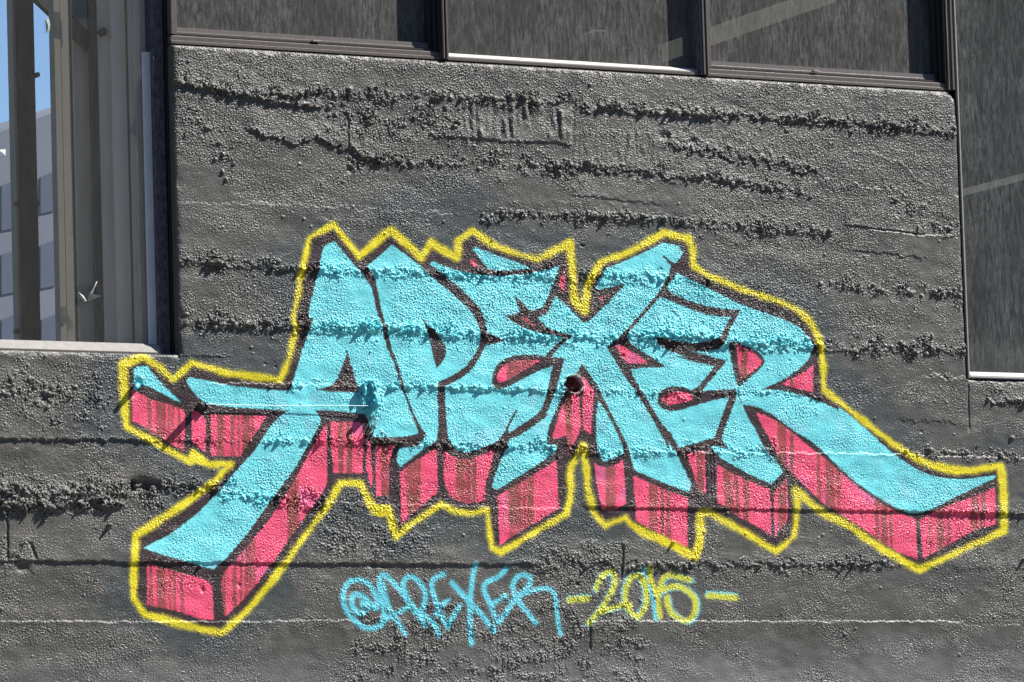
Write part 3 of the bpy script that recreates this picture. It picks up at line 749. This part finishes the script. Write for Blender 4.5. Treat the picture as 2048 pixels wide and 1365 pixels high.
# graffiti: the paint skin carried by the wall, piece by piece
mural = empty('graffiti', (at(1120, 800)[0], 0, at(1120, 800)[1]), 'large turquoise and pink block letter graffiti with yellow outline on dark wall', 'graffiti')
lab = ['turquoise letter A with a long left serif and sweeping leg', 'turquoise letter P', 'first turquoise letter E', 'turquoise letter X', 'second turquoise letter E', 'turquoise letter R with a long tail']
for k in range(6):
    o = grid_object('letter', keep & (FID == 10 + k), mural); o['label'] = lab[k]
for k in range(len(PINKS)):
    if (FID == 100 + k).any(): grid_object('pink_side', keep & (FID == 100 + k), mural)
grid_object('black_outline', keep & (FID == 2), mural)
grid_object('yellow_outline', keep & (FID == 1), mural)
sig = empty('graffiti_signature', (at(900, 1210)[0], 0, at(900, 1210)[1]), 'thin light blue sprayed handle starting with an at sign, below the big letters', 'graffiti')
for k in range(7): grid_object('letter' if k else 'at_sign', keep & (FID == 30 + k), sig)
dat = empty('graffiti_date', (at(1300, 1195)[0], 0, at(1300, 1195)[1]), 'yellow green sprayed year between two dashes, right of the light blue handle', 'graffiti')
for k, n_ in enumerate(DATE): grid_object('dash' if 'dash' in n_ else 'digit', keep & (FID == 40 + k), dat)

# ------------------------------------------------------------------ materials for the rest
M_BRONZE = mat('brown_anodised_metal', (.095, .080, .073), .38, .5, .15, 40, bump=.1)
M_BRONZE_D = mat('dark_metal_and_shade', (.018, .016, .018), .45, .5, .2, 60)  # dark metal and gaps; shade on the jambs is put into this colour
M_RUST_D = mat('black_gasket', (.012, .012, .013), .6, .3, .2, 50)
M_MOTTLE = mat('weathered_metal', (.075, .07, .082), .55, .4, .6, 55, color2=(.022, .02, .024), stretch=(1, 1, .5))
M_SILVER = mat('pale_aluminium', (.27, .255, .24), .75, .15, .12, 30, bump=.1)
M_WHITE = mat('white_painted_sill', (.40, .385, .36), .6, .3, .12, 12)
M_CREAM = mat('cream_trim', (.17, .145, .115), .6, .3, .08, 8)
M_GREYP = mat('grey_panel', (.66, .60, .50), .7, .3, .12, 5, stretch=(1, 1, .2))
M_PANEL2 = mat('grey_brown_panel', (.55, .47, .38), .7, .3, .12, 9, stretch=(1, 1, .15))
M_WSTRIP = mat('white_strip', (.88, .87, .85), .6, .3, .05, 20)
M_POST = mat('dark_steel_post', (.022, .018, .015), .6, .4, .3, 50)
M_ROOM = mat('room_wall', (.10, .10, .095), .9, .1, .2, 3)
M_BEAM = mat('pale_duct', (.34, .30, .24), .7, .2, .15, 8)
M_FAR = mat('far_building_render', (.16, .17, .20), .9, .1, .1, .6)
M_FARG = mat('far_window_glass', (.085, .105, .145), .8, .1, .1, .5)
M_TAPE = mat('tape_film', (.55, .62, .58), .3, .5, .25, 90)
M_TAPEC = mat('tape_crease', (.85, .84, .74), .3, .5, .1, 90)
M_RUST = mat('painted_rusty_steel', (.03, .026, .025), .5, .4, .4, 120, bump=.6)
M_CYANP = mat('turquoise_painted_steel', (.09, .47, .55), .42, .5, .35, 60, bump=.6, bscale=300)
M_ASPH = mat('asphalt', (.05, .05, .052), .9, .2, .3, 4, bump=.5)
M_PAVE = mat('pavement_concrete', (.28, .27, .25), .85, .2, .2, 3, bump=.4)
M_KERB = mat('kerb_concrete', (.33, .32, .30), .85, .2, .2, 3)
M_OPP = mat('opposite_render', (.16, .15, .14), .9, .2, .15, 1)
M_OPPG = mat('opposite_glass', (.05, .07, .09), .15, .5, .2, 1)
G_LEFT = glass_mat('dusty_clear_glass', (.48, .46, .42), None, tint=(.93, .95, .96), base=.045, streak=.05, seed=3)
G_TOP = glass_mat('streaky_dirty_glass', (.26, .255, .24), None, base=.15, streak=.50, seed=11)
G_RIGHT = glass_mat('streaky_grey_glass', (.22, .23, .225), None, base=.13, streak=.50, seed=29)

# ------------------------------------------------------------------ ground and street (reach past the frame)
def sheet(name, x0, x1, y0, y1, z0, z1, m, label=None):
    o = MB().box(x0, x1, y0, y1, z0, z1).build(name, m); tag(o, label, None, None, 'structure'); return o
sheet('ground', -300, 300, -300, 300, -.9, -.304, M_ASPH)
sheet('pavement', -40, 40, -3.2, -.02, -.30, .0, M_PAVE)
sheet('kerb', -40, 40, -3.36, -3.203, -.30, .006, M_KERB)
sheet('road', -60, 60, -30.2, -3.363, -.30, -.13, M_ASPH)
# plain neighbour across the street, behind the camera: seen only as a faint reflection
opp = empty('opposite_building', (4, -40, 0), 'plain pale building across the street, seen only in window reflections', 'building')
MB().box(-46, 40, -52, -40, -.3, 24).build('wall', M_OPP, opp)
for r_ in range(7):
    for c_ in range(12):
        MB().box(-23 + c_ * 5.2, -20.6 + c_ * 5.2, -39.97, -39.9, 1.2 + r_ * 3, 2.9 + r_ * 3).build('window', M_OPPG, opp)

# ------------------------------------------------------------------ windows
TOPZ = 6.9
def frame_bar(x0, x1, y0, y1, z0, z1, m, name, parent, bev=.0012): return MB().box(x0, x1, y0, y1, z0, z1, bev).build(name, m, parent)

def sash_window(xa, xb, name_label):
    """sliding sash: stepped bronze frame with a black track gap, streaky glass"""
    w = empty('window', (xa, 0, ZT)); w.parent = building
    z0 = ZT + .010
    # outer lower rail (two small steps), gap, inner lower rail with a bead
    MB().prism_x(xa, xb, [(.016, z0), (.016, z0 + .012), (.022, z0 + .015), (.022, z0 + .034), (.026, z0 + .038), (.16, z0 + .038), (.16, z0)]).build('lower_rail', M_BRONZE, w)
    MB().box(xa + .02, xb - .02, .036, .15, z0 + .043, z0 + .050).build('track', M_BRONZE_D, w)
    xi0, xi1 = xa + .050, xb - .046
    MB().prism_x(xi0, xi1, [(.054, z0 + .050), (.054, z0 + .060), (.057, z0 + .062), (.059, z0 + .083), (.10, z0 + .083), (.10, z0 + .050)]).build('sash_rail', M_BRONZE, w)
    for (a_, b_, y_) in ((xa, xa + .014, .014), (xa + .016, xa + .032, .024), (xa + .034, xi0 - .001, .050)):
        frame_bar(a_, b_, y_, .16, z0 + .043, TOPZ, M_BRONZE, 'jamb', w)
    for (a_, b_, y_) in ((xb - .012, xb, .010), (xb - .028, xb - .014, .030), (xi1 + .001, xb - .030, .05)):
        frame_bar(a_, b_, y_, .16, z0 + .043, TOPZ, M_BRONZE_D, 'jamb', w)  # right jambs darker than the left: their shade is in the colour
    MB().box(xi0, xi1, .086, .092, z0 + .0835, TOPZ).build('pane', G_TOP, w)
    return w
def tab(u, v, w, parent):
    c_ = at(u, v, .02); MB().box(c_[0] - w / 2, c_[0] + w / 2, .018, .04, c_[1] - .004, c_[1] + .004, .001).build('latch', M_SILVER, parent)
x1a, x1b = XL + .004, X(886, 100)
w1 = sash_window(x1a, x1b, ''); w1['label'] = 'dark sash window above the graffiti wall, left of the white silled pane'
x3a, x3b = X(1418, 140), XR - .040
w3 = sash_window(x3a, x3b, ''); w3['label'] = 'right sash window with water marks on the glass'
tab(633, 82, .04, w1); tab(1632, 142, .03, w3)
# fixed middle light between two mullions, white sill
w2 = empty('window', (x1b, 0, ZT)); w2.parent = building; w2['label'] = 'middle fixed window with a bright white sill'
z0 = ZT + .010
for (a_, b_, y_, m_) in ((x1b + .001, x1b + .009, -.004, M_BRONZE), (x1b + .010, x1b + .018, .004, M_BRONZE_D), (x1b + .019, x1b + .029, -.004, M_BRONZE), (x1b + .030, x1b + .038, .012, M_SILVER)):
    frame_bar(a_, b_, y_, .16, z0 + .002, TOPZ, m_, 'mullion', w2)
x2b = x3a - .001
for (a_, b_, y_, m_) in ((x2b - .010, x2b, -.006, M_BRONZE), (x2b - .020, x2b - .011, .002, M_BRONZE_D), (x2b - .031, x2b - .021, -.006, M_BRONZE), (x2b - .044, x2b - .032, .0, M_BRONZE)):
    frame_bar(a_, b_, y_, .16, z0 + .002, TOPZ, m_, 'mullion', w2)
MB().box(x2b - .0475, x2b - .045, .004, .070, z0 + .022, TOPZ).build('mullion_side', M_MOTTLE, w2)
xs0, xs1 = x1b + .039, x2b - .045
MB().prism_x(xs0, xs1, [(.014, z0), (.014, z0 + .012), (.020, z0 + .016), (.16, z0 + .016), (.16, z0)]).build('lower_rail', M_BRONZE, w2)
MB().prism_x(xs0, xs1 - .003, [(.022, z0 + .017), (.022, z0 + .020), (.062, z0 + .041), (.09, z0 + .041), (.09, z0 + .017)]).build('sill', M_WHITE, w2)
MB().box(xs0, xs1 - .003, .066, .072, z0 + .0445, TOPZ).build('pane', G_TOP, w2)
# thin black shadow gap and sealant bead below all three
MB().box(XL + .004, XR - .04, .024, .28, ZT - .006, ZT + .009).build('threshold', M_BRONZE_D, w2)

# right window
w4 = empty('window', (XR, 0, ZR)); w4.parent = building; w4['label'] = 'tall right window with grey streaked glass and thin pale frame'
frame_bar(XR - .038, XR - .020, .004, .2, ZT + .012, TOPZ, mat('brown_stained_timber', (.16, .12, .10), .6, .3, .35, 40, stretch=(1, 1, .1)), 'corner_strip', w4)
frame_bar(XR - .018, XR - .006, -.003, .2, ZT + .012, TOPZ, M_BRONZE, 'corner_strip', w4)
frame_bar(XR + .004, XR + .010, .014, .06, ZR + .004, TOPZ, M_BRONZE_D, 'jamb', w4)
frame_bar(XR + .0105, XR + .019, .000, .06, ZR + .004, TOPZ, M_SILVER, 'jamb', w4)
frame_bar(XR + .0195, XR + .026, .010, .06, ZR + .012, TOPZ, M_BRONZE, 'jamb', w4)
MB().prism_x(XR + .0195, 8.0, [(-.002, ZR + .004), (-.002, ZR + .010), (.05, ZR + .010), (.05, ZR + .004)]).build('lower_rail', M_BRONZE_D, w4)
MB().prism_x(XR + .0265, 8.0, [(.004, ZR + .011), (.004, ZR + .020), (.038, ZR + .042), (.07, ZR + .042), (.07, ZR + .011)]).build('sill', M_WHITE, w4)
MB().box(XR + .0265, 8.0, .042, .048, ZR + .0425, TOPZ).build('pane', G_RIGHT, w4)

# left window
w0 = empty('window', (XL, 0, ZL)); w0.parent = building; w0['label'] = 'large left window with pale vertical trims behind clear glass'
GY = .075
frame_bar(XL - .012, XL - .002, .050, .16, ZL + .006, TOPZ, M_BRONZE_D, 'jamb', w0)  # shade of the reveal painted in as a near-black jamb
frame_bar(XL - .020, XL - .0135, .062, .16, ZL + .006, TOPZ, M_RUST_D, 'jamb', w0)
xm0, xm1 = X(313, 400, .055), X(334, 400, .055)
frame_bar(xm0, xm1, .055, .16, ZL + .006, TOPZ, M_MOTTLE, 'jamb_face', w0)
zs = Z(150, 684, GY)
MB().prism_x(-7.0, XL - .023, [(.040, ZL + .004), (.040, ZL + .009), (.05, ZL + .012), (.16, ZL + .012), (.16, ZL + .004)]).build('lower_rail', M_BRONZE, w0)
MB().prism_x(-7.0, xm0 - .001, [(.046, ZL + .012), (.046, ZL + .014), (.072, zs), (.12, zs), (.12, ZL + .013)]).build('sill', M_SILVER, w0)
MB().box(-7.0, xm0 - .001, GY, GY + .006, zs + .002, TOPZ).build('pane', G_LEFT, w0)
# lintel band above the ribbon of windows keeps the rooms dark
MB().box(-7.0, 8.0, .004, .30, TOPZ + .001, 7.6).build('lintel', M_ROOM, building)

# rooms behind the glass
def room(x0, x1, y0, y1, z0, z1, back=True, left=True, right=True):
    t = .08
    MB().box(x0 - t, x1 + t, y0, y1 + t, z0 - t, z0).build('floor', M_ROOM, building)
    MB().box(x0 - t, x1 + t, y0, y1 + t, z1, z1 + t).build('ceiling', M_ROOM, building)
    if back: MB().box(x0 - t, x1 + t, y1, y1 + t, z0, z1).build('back_wall', M_ROOM, building)
    if left: MB().box(x0 - t, x0, y0, y1, z0, z1).build('partition', M_ROOM, building)
    if right: MB().box(x1, x1 + t, y0, y1, z0, z1).build('partition', M_ROOM, building)
room(XL + .09, 8.0, .32, .92, 3.6, 7.3)

# behind the left glass: posts, brace, pale trims, then a view through to the sky
def trim(u0, u1, y, m, name, z0=3.7, z1=7.2, v=400, dep=.05, parent=building):
    a_, b_ = X(u0, v, y), X(u1, v, y)
    return MB().box(a_, b_, y, y + dep, z0, z1, .002).build(name, m, parent)
inner = empty('window_trim', (XL - .3, .3, 3.7), 'pale vertical trims and panels just behind the left window glass', 'window frame')
trim(115, 128, .11, M_CREAM, 'upright', dep=.05, parent=inner); trim(128.3, 149, .125, M_CREAM, 'upright', dep=.05, parent=inner)
trim(149, 152, .12, M_POST, 'upright', dep=.03, parent=inner)
trim(152, 192, .30, M_GREYP, 'panel', dep=.03, parent=inner)
trim(190, 206, .19, M_POST, 'upright', dep=.04, parent=inner)
trim(204, 233, .18, M_PANEL2, 'panel', dep=.03, parent=inner); trim(231, 260, .16, M_GREYP, 'panel', dep=.03, parent=inner)
trim(260, 263, .13, M_POST, 'edge', dep=.01, parent=inner)
trim(263, 278, .14, M_GREYP, 'upright', dep=.04, parent=inner); trim(277, 299, .115, M_PANEL2, 'panel', dep=.03, parent=inner)
st = trim(292, 314, .085, M_WSTRIP, 'white_strip', z1=Z(290, 104, .085), dep=.012, parent=inner)
frame_ = empty('steel_frame', (X(55, 400, .4), .4, 3.7), 'dark steel post with a diagonal brace behind the left window', 'steel frame')
a_, b_ = X(39, 400, .4), X(76, 400, .4)
MB().box(a_, b_, .4, .46, 3.6, 7.2, .003).build('post', M_POST, frame_)
trim(33, 38.5, .39, M_CREAM, 'cover_strip', dep=.06, parent=frame_)
p_, q_ = at(62, -30, .215), at(204, 104, .215)
MB().bar((p_[0], .245, p_[1]), (q_[0], .245, q_[1]), .068, .04).build('brace', M_POST, frame_)
for v_ in (150, 407, 662):
    for u_ in (36, 75):
        c_ = at(u_, v_, .38); MB().tube([(c_[0], .375, c_[1]), (c_[0], .41, c_[1])], .012, 10).build('bolt', M_POST, frame_)
c_ = at(207, 64, .16); MB().tube([(c_[0], .155, c_[1]), (c_[0], .20, c_[1])], .020, 14).build('bolt', M_POST, frame_)
for (u_, v_, y_) in ((139, 48, .124), (135.5, 63.5, .124), (139, 79, .124), (143, 437, .124), (141, 451, .124), (144, 467, .124), (272, 161, .139), (270, 175, .139), (272, 189, .139), (276, 525, .139), (273, 539, .139), (276, 554, .139)):
    c_ = at(u_, v_, y_); MB().tube([(c_[0], y_, c_[1]), (c_[0], y_ + .01, c_[1])], .0030, 6).build('screw', M_POST, inner)
# floor and ceiling of that corner
MB().box(-7.0, XL, .32, 1.6, 3.5, 3.6).build('floor', M_ROOM, building)
# neighbouring block seen through the corner
far = empty('far_building', (7, 60, 0), 'blurred grey blue block with rows of windows seen through the left window', 'building')
FY = 60.0
fx0, fx1 = X(-70, 300, FY), X(340, 300, FY)
zl_, zr_ = Z(0, 264, FY), Z(116, 222, FY)
slope = (zr_ - zl_) / (X(116, 222, FY) - X(0, 264, FY))
xa_, xb_ = fx0, fx1
def roofz(x): return zl_ + slope * (x - X(0, 264, FY))
MB().prism_y(FY, FY + 12, [(xa_, -.3), (xb_, -.3), (xb_, roofz(xb_)), (xa_, roofz(xa_))]).build('wall', M_FAR, far)
for (u0, u1, v0, v1) in ((2, 34, 372, 462), (80, 108, 355, 428), (2, 34, 510, 590), (80, 110, 492, 578), (2, 34, 640, 700), (82, 113, 640, 700)):
    MB().prism_y(FY - .02, FY - .002, [at(u0, v1, FY), (X(u1, v1, FY), Z(u1, v1 - 6, FY)), (X(u1, v0, FY), Z(u1, v0 - 12, FY)), at(u0, v0, FY)]).build('window', M_FARG, far)

# scraps of film on the left glass
def film(name, pts, y, m, label):
    mb = MB(); vs_ = []
    for i, (u_, v_, dy_) in enumerate(pts):
        c_ = at(u_, v_, y); vs_.append(mb.bm.verts.new((c_[0], y + dy_, c_[1])))
    ctr = mb.bm.verts.new(sum((v.co for v in vs_), Vector()) / len(vs_) + Vector((0, -.006, 0)))
    for i in range(len(vs_)): mb.bm.faces.new((vs_[i], vs_[(i + 1) % len(vs_)], ctr))
    bmesh.ops.solidify(mb.bm, geom=list(mb.bm.faces), thickness=.0006)
    return tag(mb.build(name, m), label, 'tape')
root = empty('tape', (at(178, 585, GY - .004)[0], GY - .004, at(178, 585, GY - .004)[1]), 'crumpled clear tape stuck low on the left window glass', 'tape')
def filmpart(name, pts, y, m):
    o = film(name, pts, y, m, None)
    for k_ in ('label', 'category'):
        if k_ in o: del o[k_]
    o.parent = root; o.matrix_parent_inverse = Matrix.Translation(root.location).inverted()
filmpart('film', [(152, 570, 0), (172, 567, -.003), (190, 565, 0), (203, 592, 0), (190, 598, -.004), (176, 604, 0), (160, 604, 0), (157, 588, -.003)], GY - .003, glass_mat('film', (.55, .62, .60), None, tint=(.9, .93, .93), base=.28, streak=.25, seed=50))
filmpart('crease', [(157, 584, 0), (166, 592, -.002), (174, 602, 0), (170, 604, 0), (161, 594, -.002)], GY - .008, M_TAPEC)
filmpart('crease', [(180, 588, 0), (192, 564, -.002), (195, 563, 0), (185, 586, 0)], GY - .008, M_TAPEC)
film('plastic_scrap', [(144, -20, 0), (180, -20, -.002), (181, 34, 0), (164, 33, -.004), (146, 32, 0)], GY - .003, glass_mat('plastic', (.48, .56, .60), None, tint=(.8, .88, .92), base=.45, streak=.2, seed=60), 'pale plastic scrap at the top of the left window')
film('plastic_scrap', [(90, 38, 0), (97, 35, 0), (100, 48, -.002), (99, 62, 0), (94, 69, 0), (92, 60, 0)], GY - .003, M_TAPE, 'small torn plastic shard hanging under the diagonal brace')
film('sticker', [(-3, 300, 0), (11, 299, 0), (11, 312, 0), (-3, 313, 0)], GY - .003, M_WSTRIP, 'small white sticker at the left edge of the left window')

# inside the upper room: a pale sloping duct and a curved pipe
def tube3(name, pts, r, m, label, cat):
    return tag(MB().tube([(at(u_, v_, y_)[0], y_, at(u_, v_, y_)[1]) for u_, v_, y_ in pts], r, 12).build(name, m, None, True), label, cat)
MBd = MB(); p_ = at(1225, 142, .26); q_ = at(1860, -80, .26)
tag(MBd.bar((p_[0], .26, p_[1]), (q_[0], .26, q_[1]), .085, .05).build('duct', M_BEAM), 'pale sloping duct inside behind the upper right windows', 'duct')
tube3('pipe', [(1160, 92, .2), (1168, 70, .2), (1190, 64, .2), (1240, 66, .2), (1290, 84, .2), (1300, 104, .2), (1286, 124, .2)], .010, M_CREAM, 'thin curved pipe inside behind the middle window', 'pipe')
tube3('pipe', [(1850, 112, .2), (1850, 160, .2)], .010, M_CREAM, 'short upright pipe inside at the right edge of the right sash window', 'pipe')
MBr = MB(); p_ = at(1900, 392, .2); q_ = at(2120, 335, .2)
tag(MBr.bar((p_[0], .2, p_[1]), (q_[0], .2, q_[1]), .034, .03).build('beam', M_BEAM), 'thin pale beam inside behind the tall right window', 'beam')

# ------------------------------------------------------------------ metalwork left in the wall
def wp(u, v, y=0.0):
    c_ = at(u, v, y); return Vector((c_[0], y, c_[1]))
br = empty('bracket', wp(738, 795), 'broken steel bracket with a bolt and washer, painted turquoise, beside the letter P', 'bracket')
def crumple(mb, cuts, amp, seed):
    from mathutils import noise
    bmesh.ops.triangulate(mb.bm, faces=mb.bm.faces)
    bmesh.ops.subdivide_edges(mb.bm, edges=mb.bm.edges[:], cuts=cuts, use_grid_fill=True)
    for v in mb.bm.verts:
        n_ = noise.noise_vector(v.co * 45 + Vector((seed, 0, 0))) * amp + noise.noise_vector(v.co * 120 + Vector((0, seed, 0))) * amp * .5
        v.co += n_
    return mb
mb = MB()
mb.prism_y(-.014, .004, [tuple(at(u_, v_)) for u_, v_ in ((719, 775), (727, 768), (740, 771), (751, 792), (754, 815), (744, 838), (731, 826), (722, 812), (717, 792))])
crumple(mb, 5, .007, 3).build('plate', M_CYANP, br)
mb = MB().prism_y(-.036, -.004, [tuple(at(u_, v_)) for u_, v_ in ((733, 763), (739, 764), (746, 780), (749, 796), (744, 799), (739, 782))])
crumple(mb, 4, .007, 9).build('flange', M_CYANP, br)
mb = MB().prism_y(-.034, -.004, [tuple(at(u_, v_)) for u_, v_ in ((722, 770), (728, 768), (727, 790), (722, 794))])
crumple(mb, 3, .005, 5).build('flange', M_CYANP, br)
MB().tube([wp(748, 810, -.010), wp(748, 810, -.046)], .019, 18).build('washer', M_CYANP, br)
MB().tube([wp(748, 810, -.046), wp(748, 810, -.062)], .009, 8).build('bolt', M_CYANP, br)
MB().tube([wp(733, 820, .0), wp(733, 820, -.028)], .007, 10).build('stud', M_CYANP, br)
MB().tube([wp(752, 780, .0), wp(757, 790, -.03), wp(757, 802, -.045), wp(752, 806, -.03)], .003, 6).build('wire_end', M_CYANP, br)
for k, (u0, v0, u1, v1) in enumerate(((745, 830, 737, 868), (748, 836, 744, 874), (752, 846, 742, 862), (741, 852, 752, 858))):
    MB().tube([wp(u0, v0, -.006), wp((u0 + u1) / 2 + 3, (v0 + v1) / 2, -.040), wp(u1, v1, -.012)], .0026, 6).build('wire_end', M_RUST, br)
cab = MB().tube([wp(412, 808.5, -.020), wp(480, 810.5, -.018), wp(560, 811.5, -.018), wp(650, 811.6, -.020), wp(738, 812, -.026)], .0016, 6).build('cable', mat('cable_paint', (.35, .60, .62), .4, .5, .1, 60))
tag(cab, 'thin taut cable across the letter A ending at the bracket', 'cable')
pipe = empty('pipe_stub', wp(402, 812), 'short dark broken pipe stub sticking out between the pink faces', 'pipe')
MB().tube([wp(404, 812, .02), wp(402, 811, -.05), wp(401, 810, -.075)], .014, 14, radii=[.016, .015, .013]).build('tube', M_RUST, pipe, True)
MB().tube([wp(404, 815, .0), wp(404, 815, -.018)], .024, 14).build('collar', M_RUST, pipe)
for (u_, v_, l_, uu, vv) in ((274, 772, .040, 270, 778),):
    k_ = MB().tube([wp(u_, v_, .01), wp(u_, v_, -l_ * .6), wp(uu, vv, -l_)], .012, 10, radii=[.016, .014, .010]).build('bolt_stub', M_CYANP, None, True)
    tag(k_, 'stubby painted bolt in the left serif of the letter A', 'bolt')
rag_ = MB().tube([wp(1146, 779, .045), wp(1144, 777, .010), wp(1142, 776, -.004)], .006, 8).build('bolt_stub', M_RUST); tag(rag_, 'rusty bolt end inside the broken hole under the letter X', 'bolt')
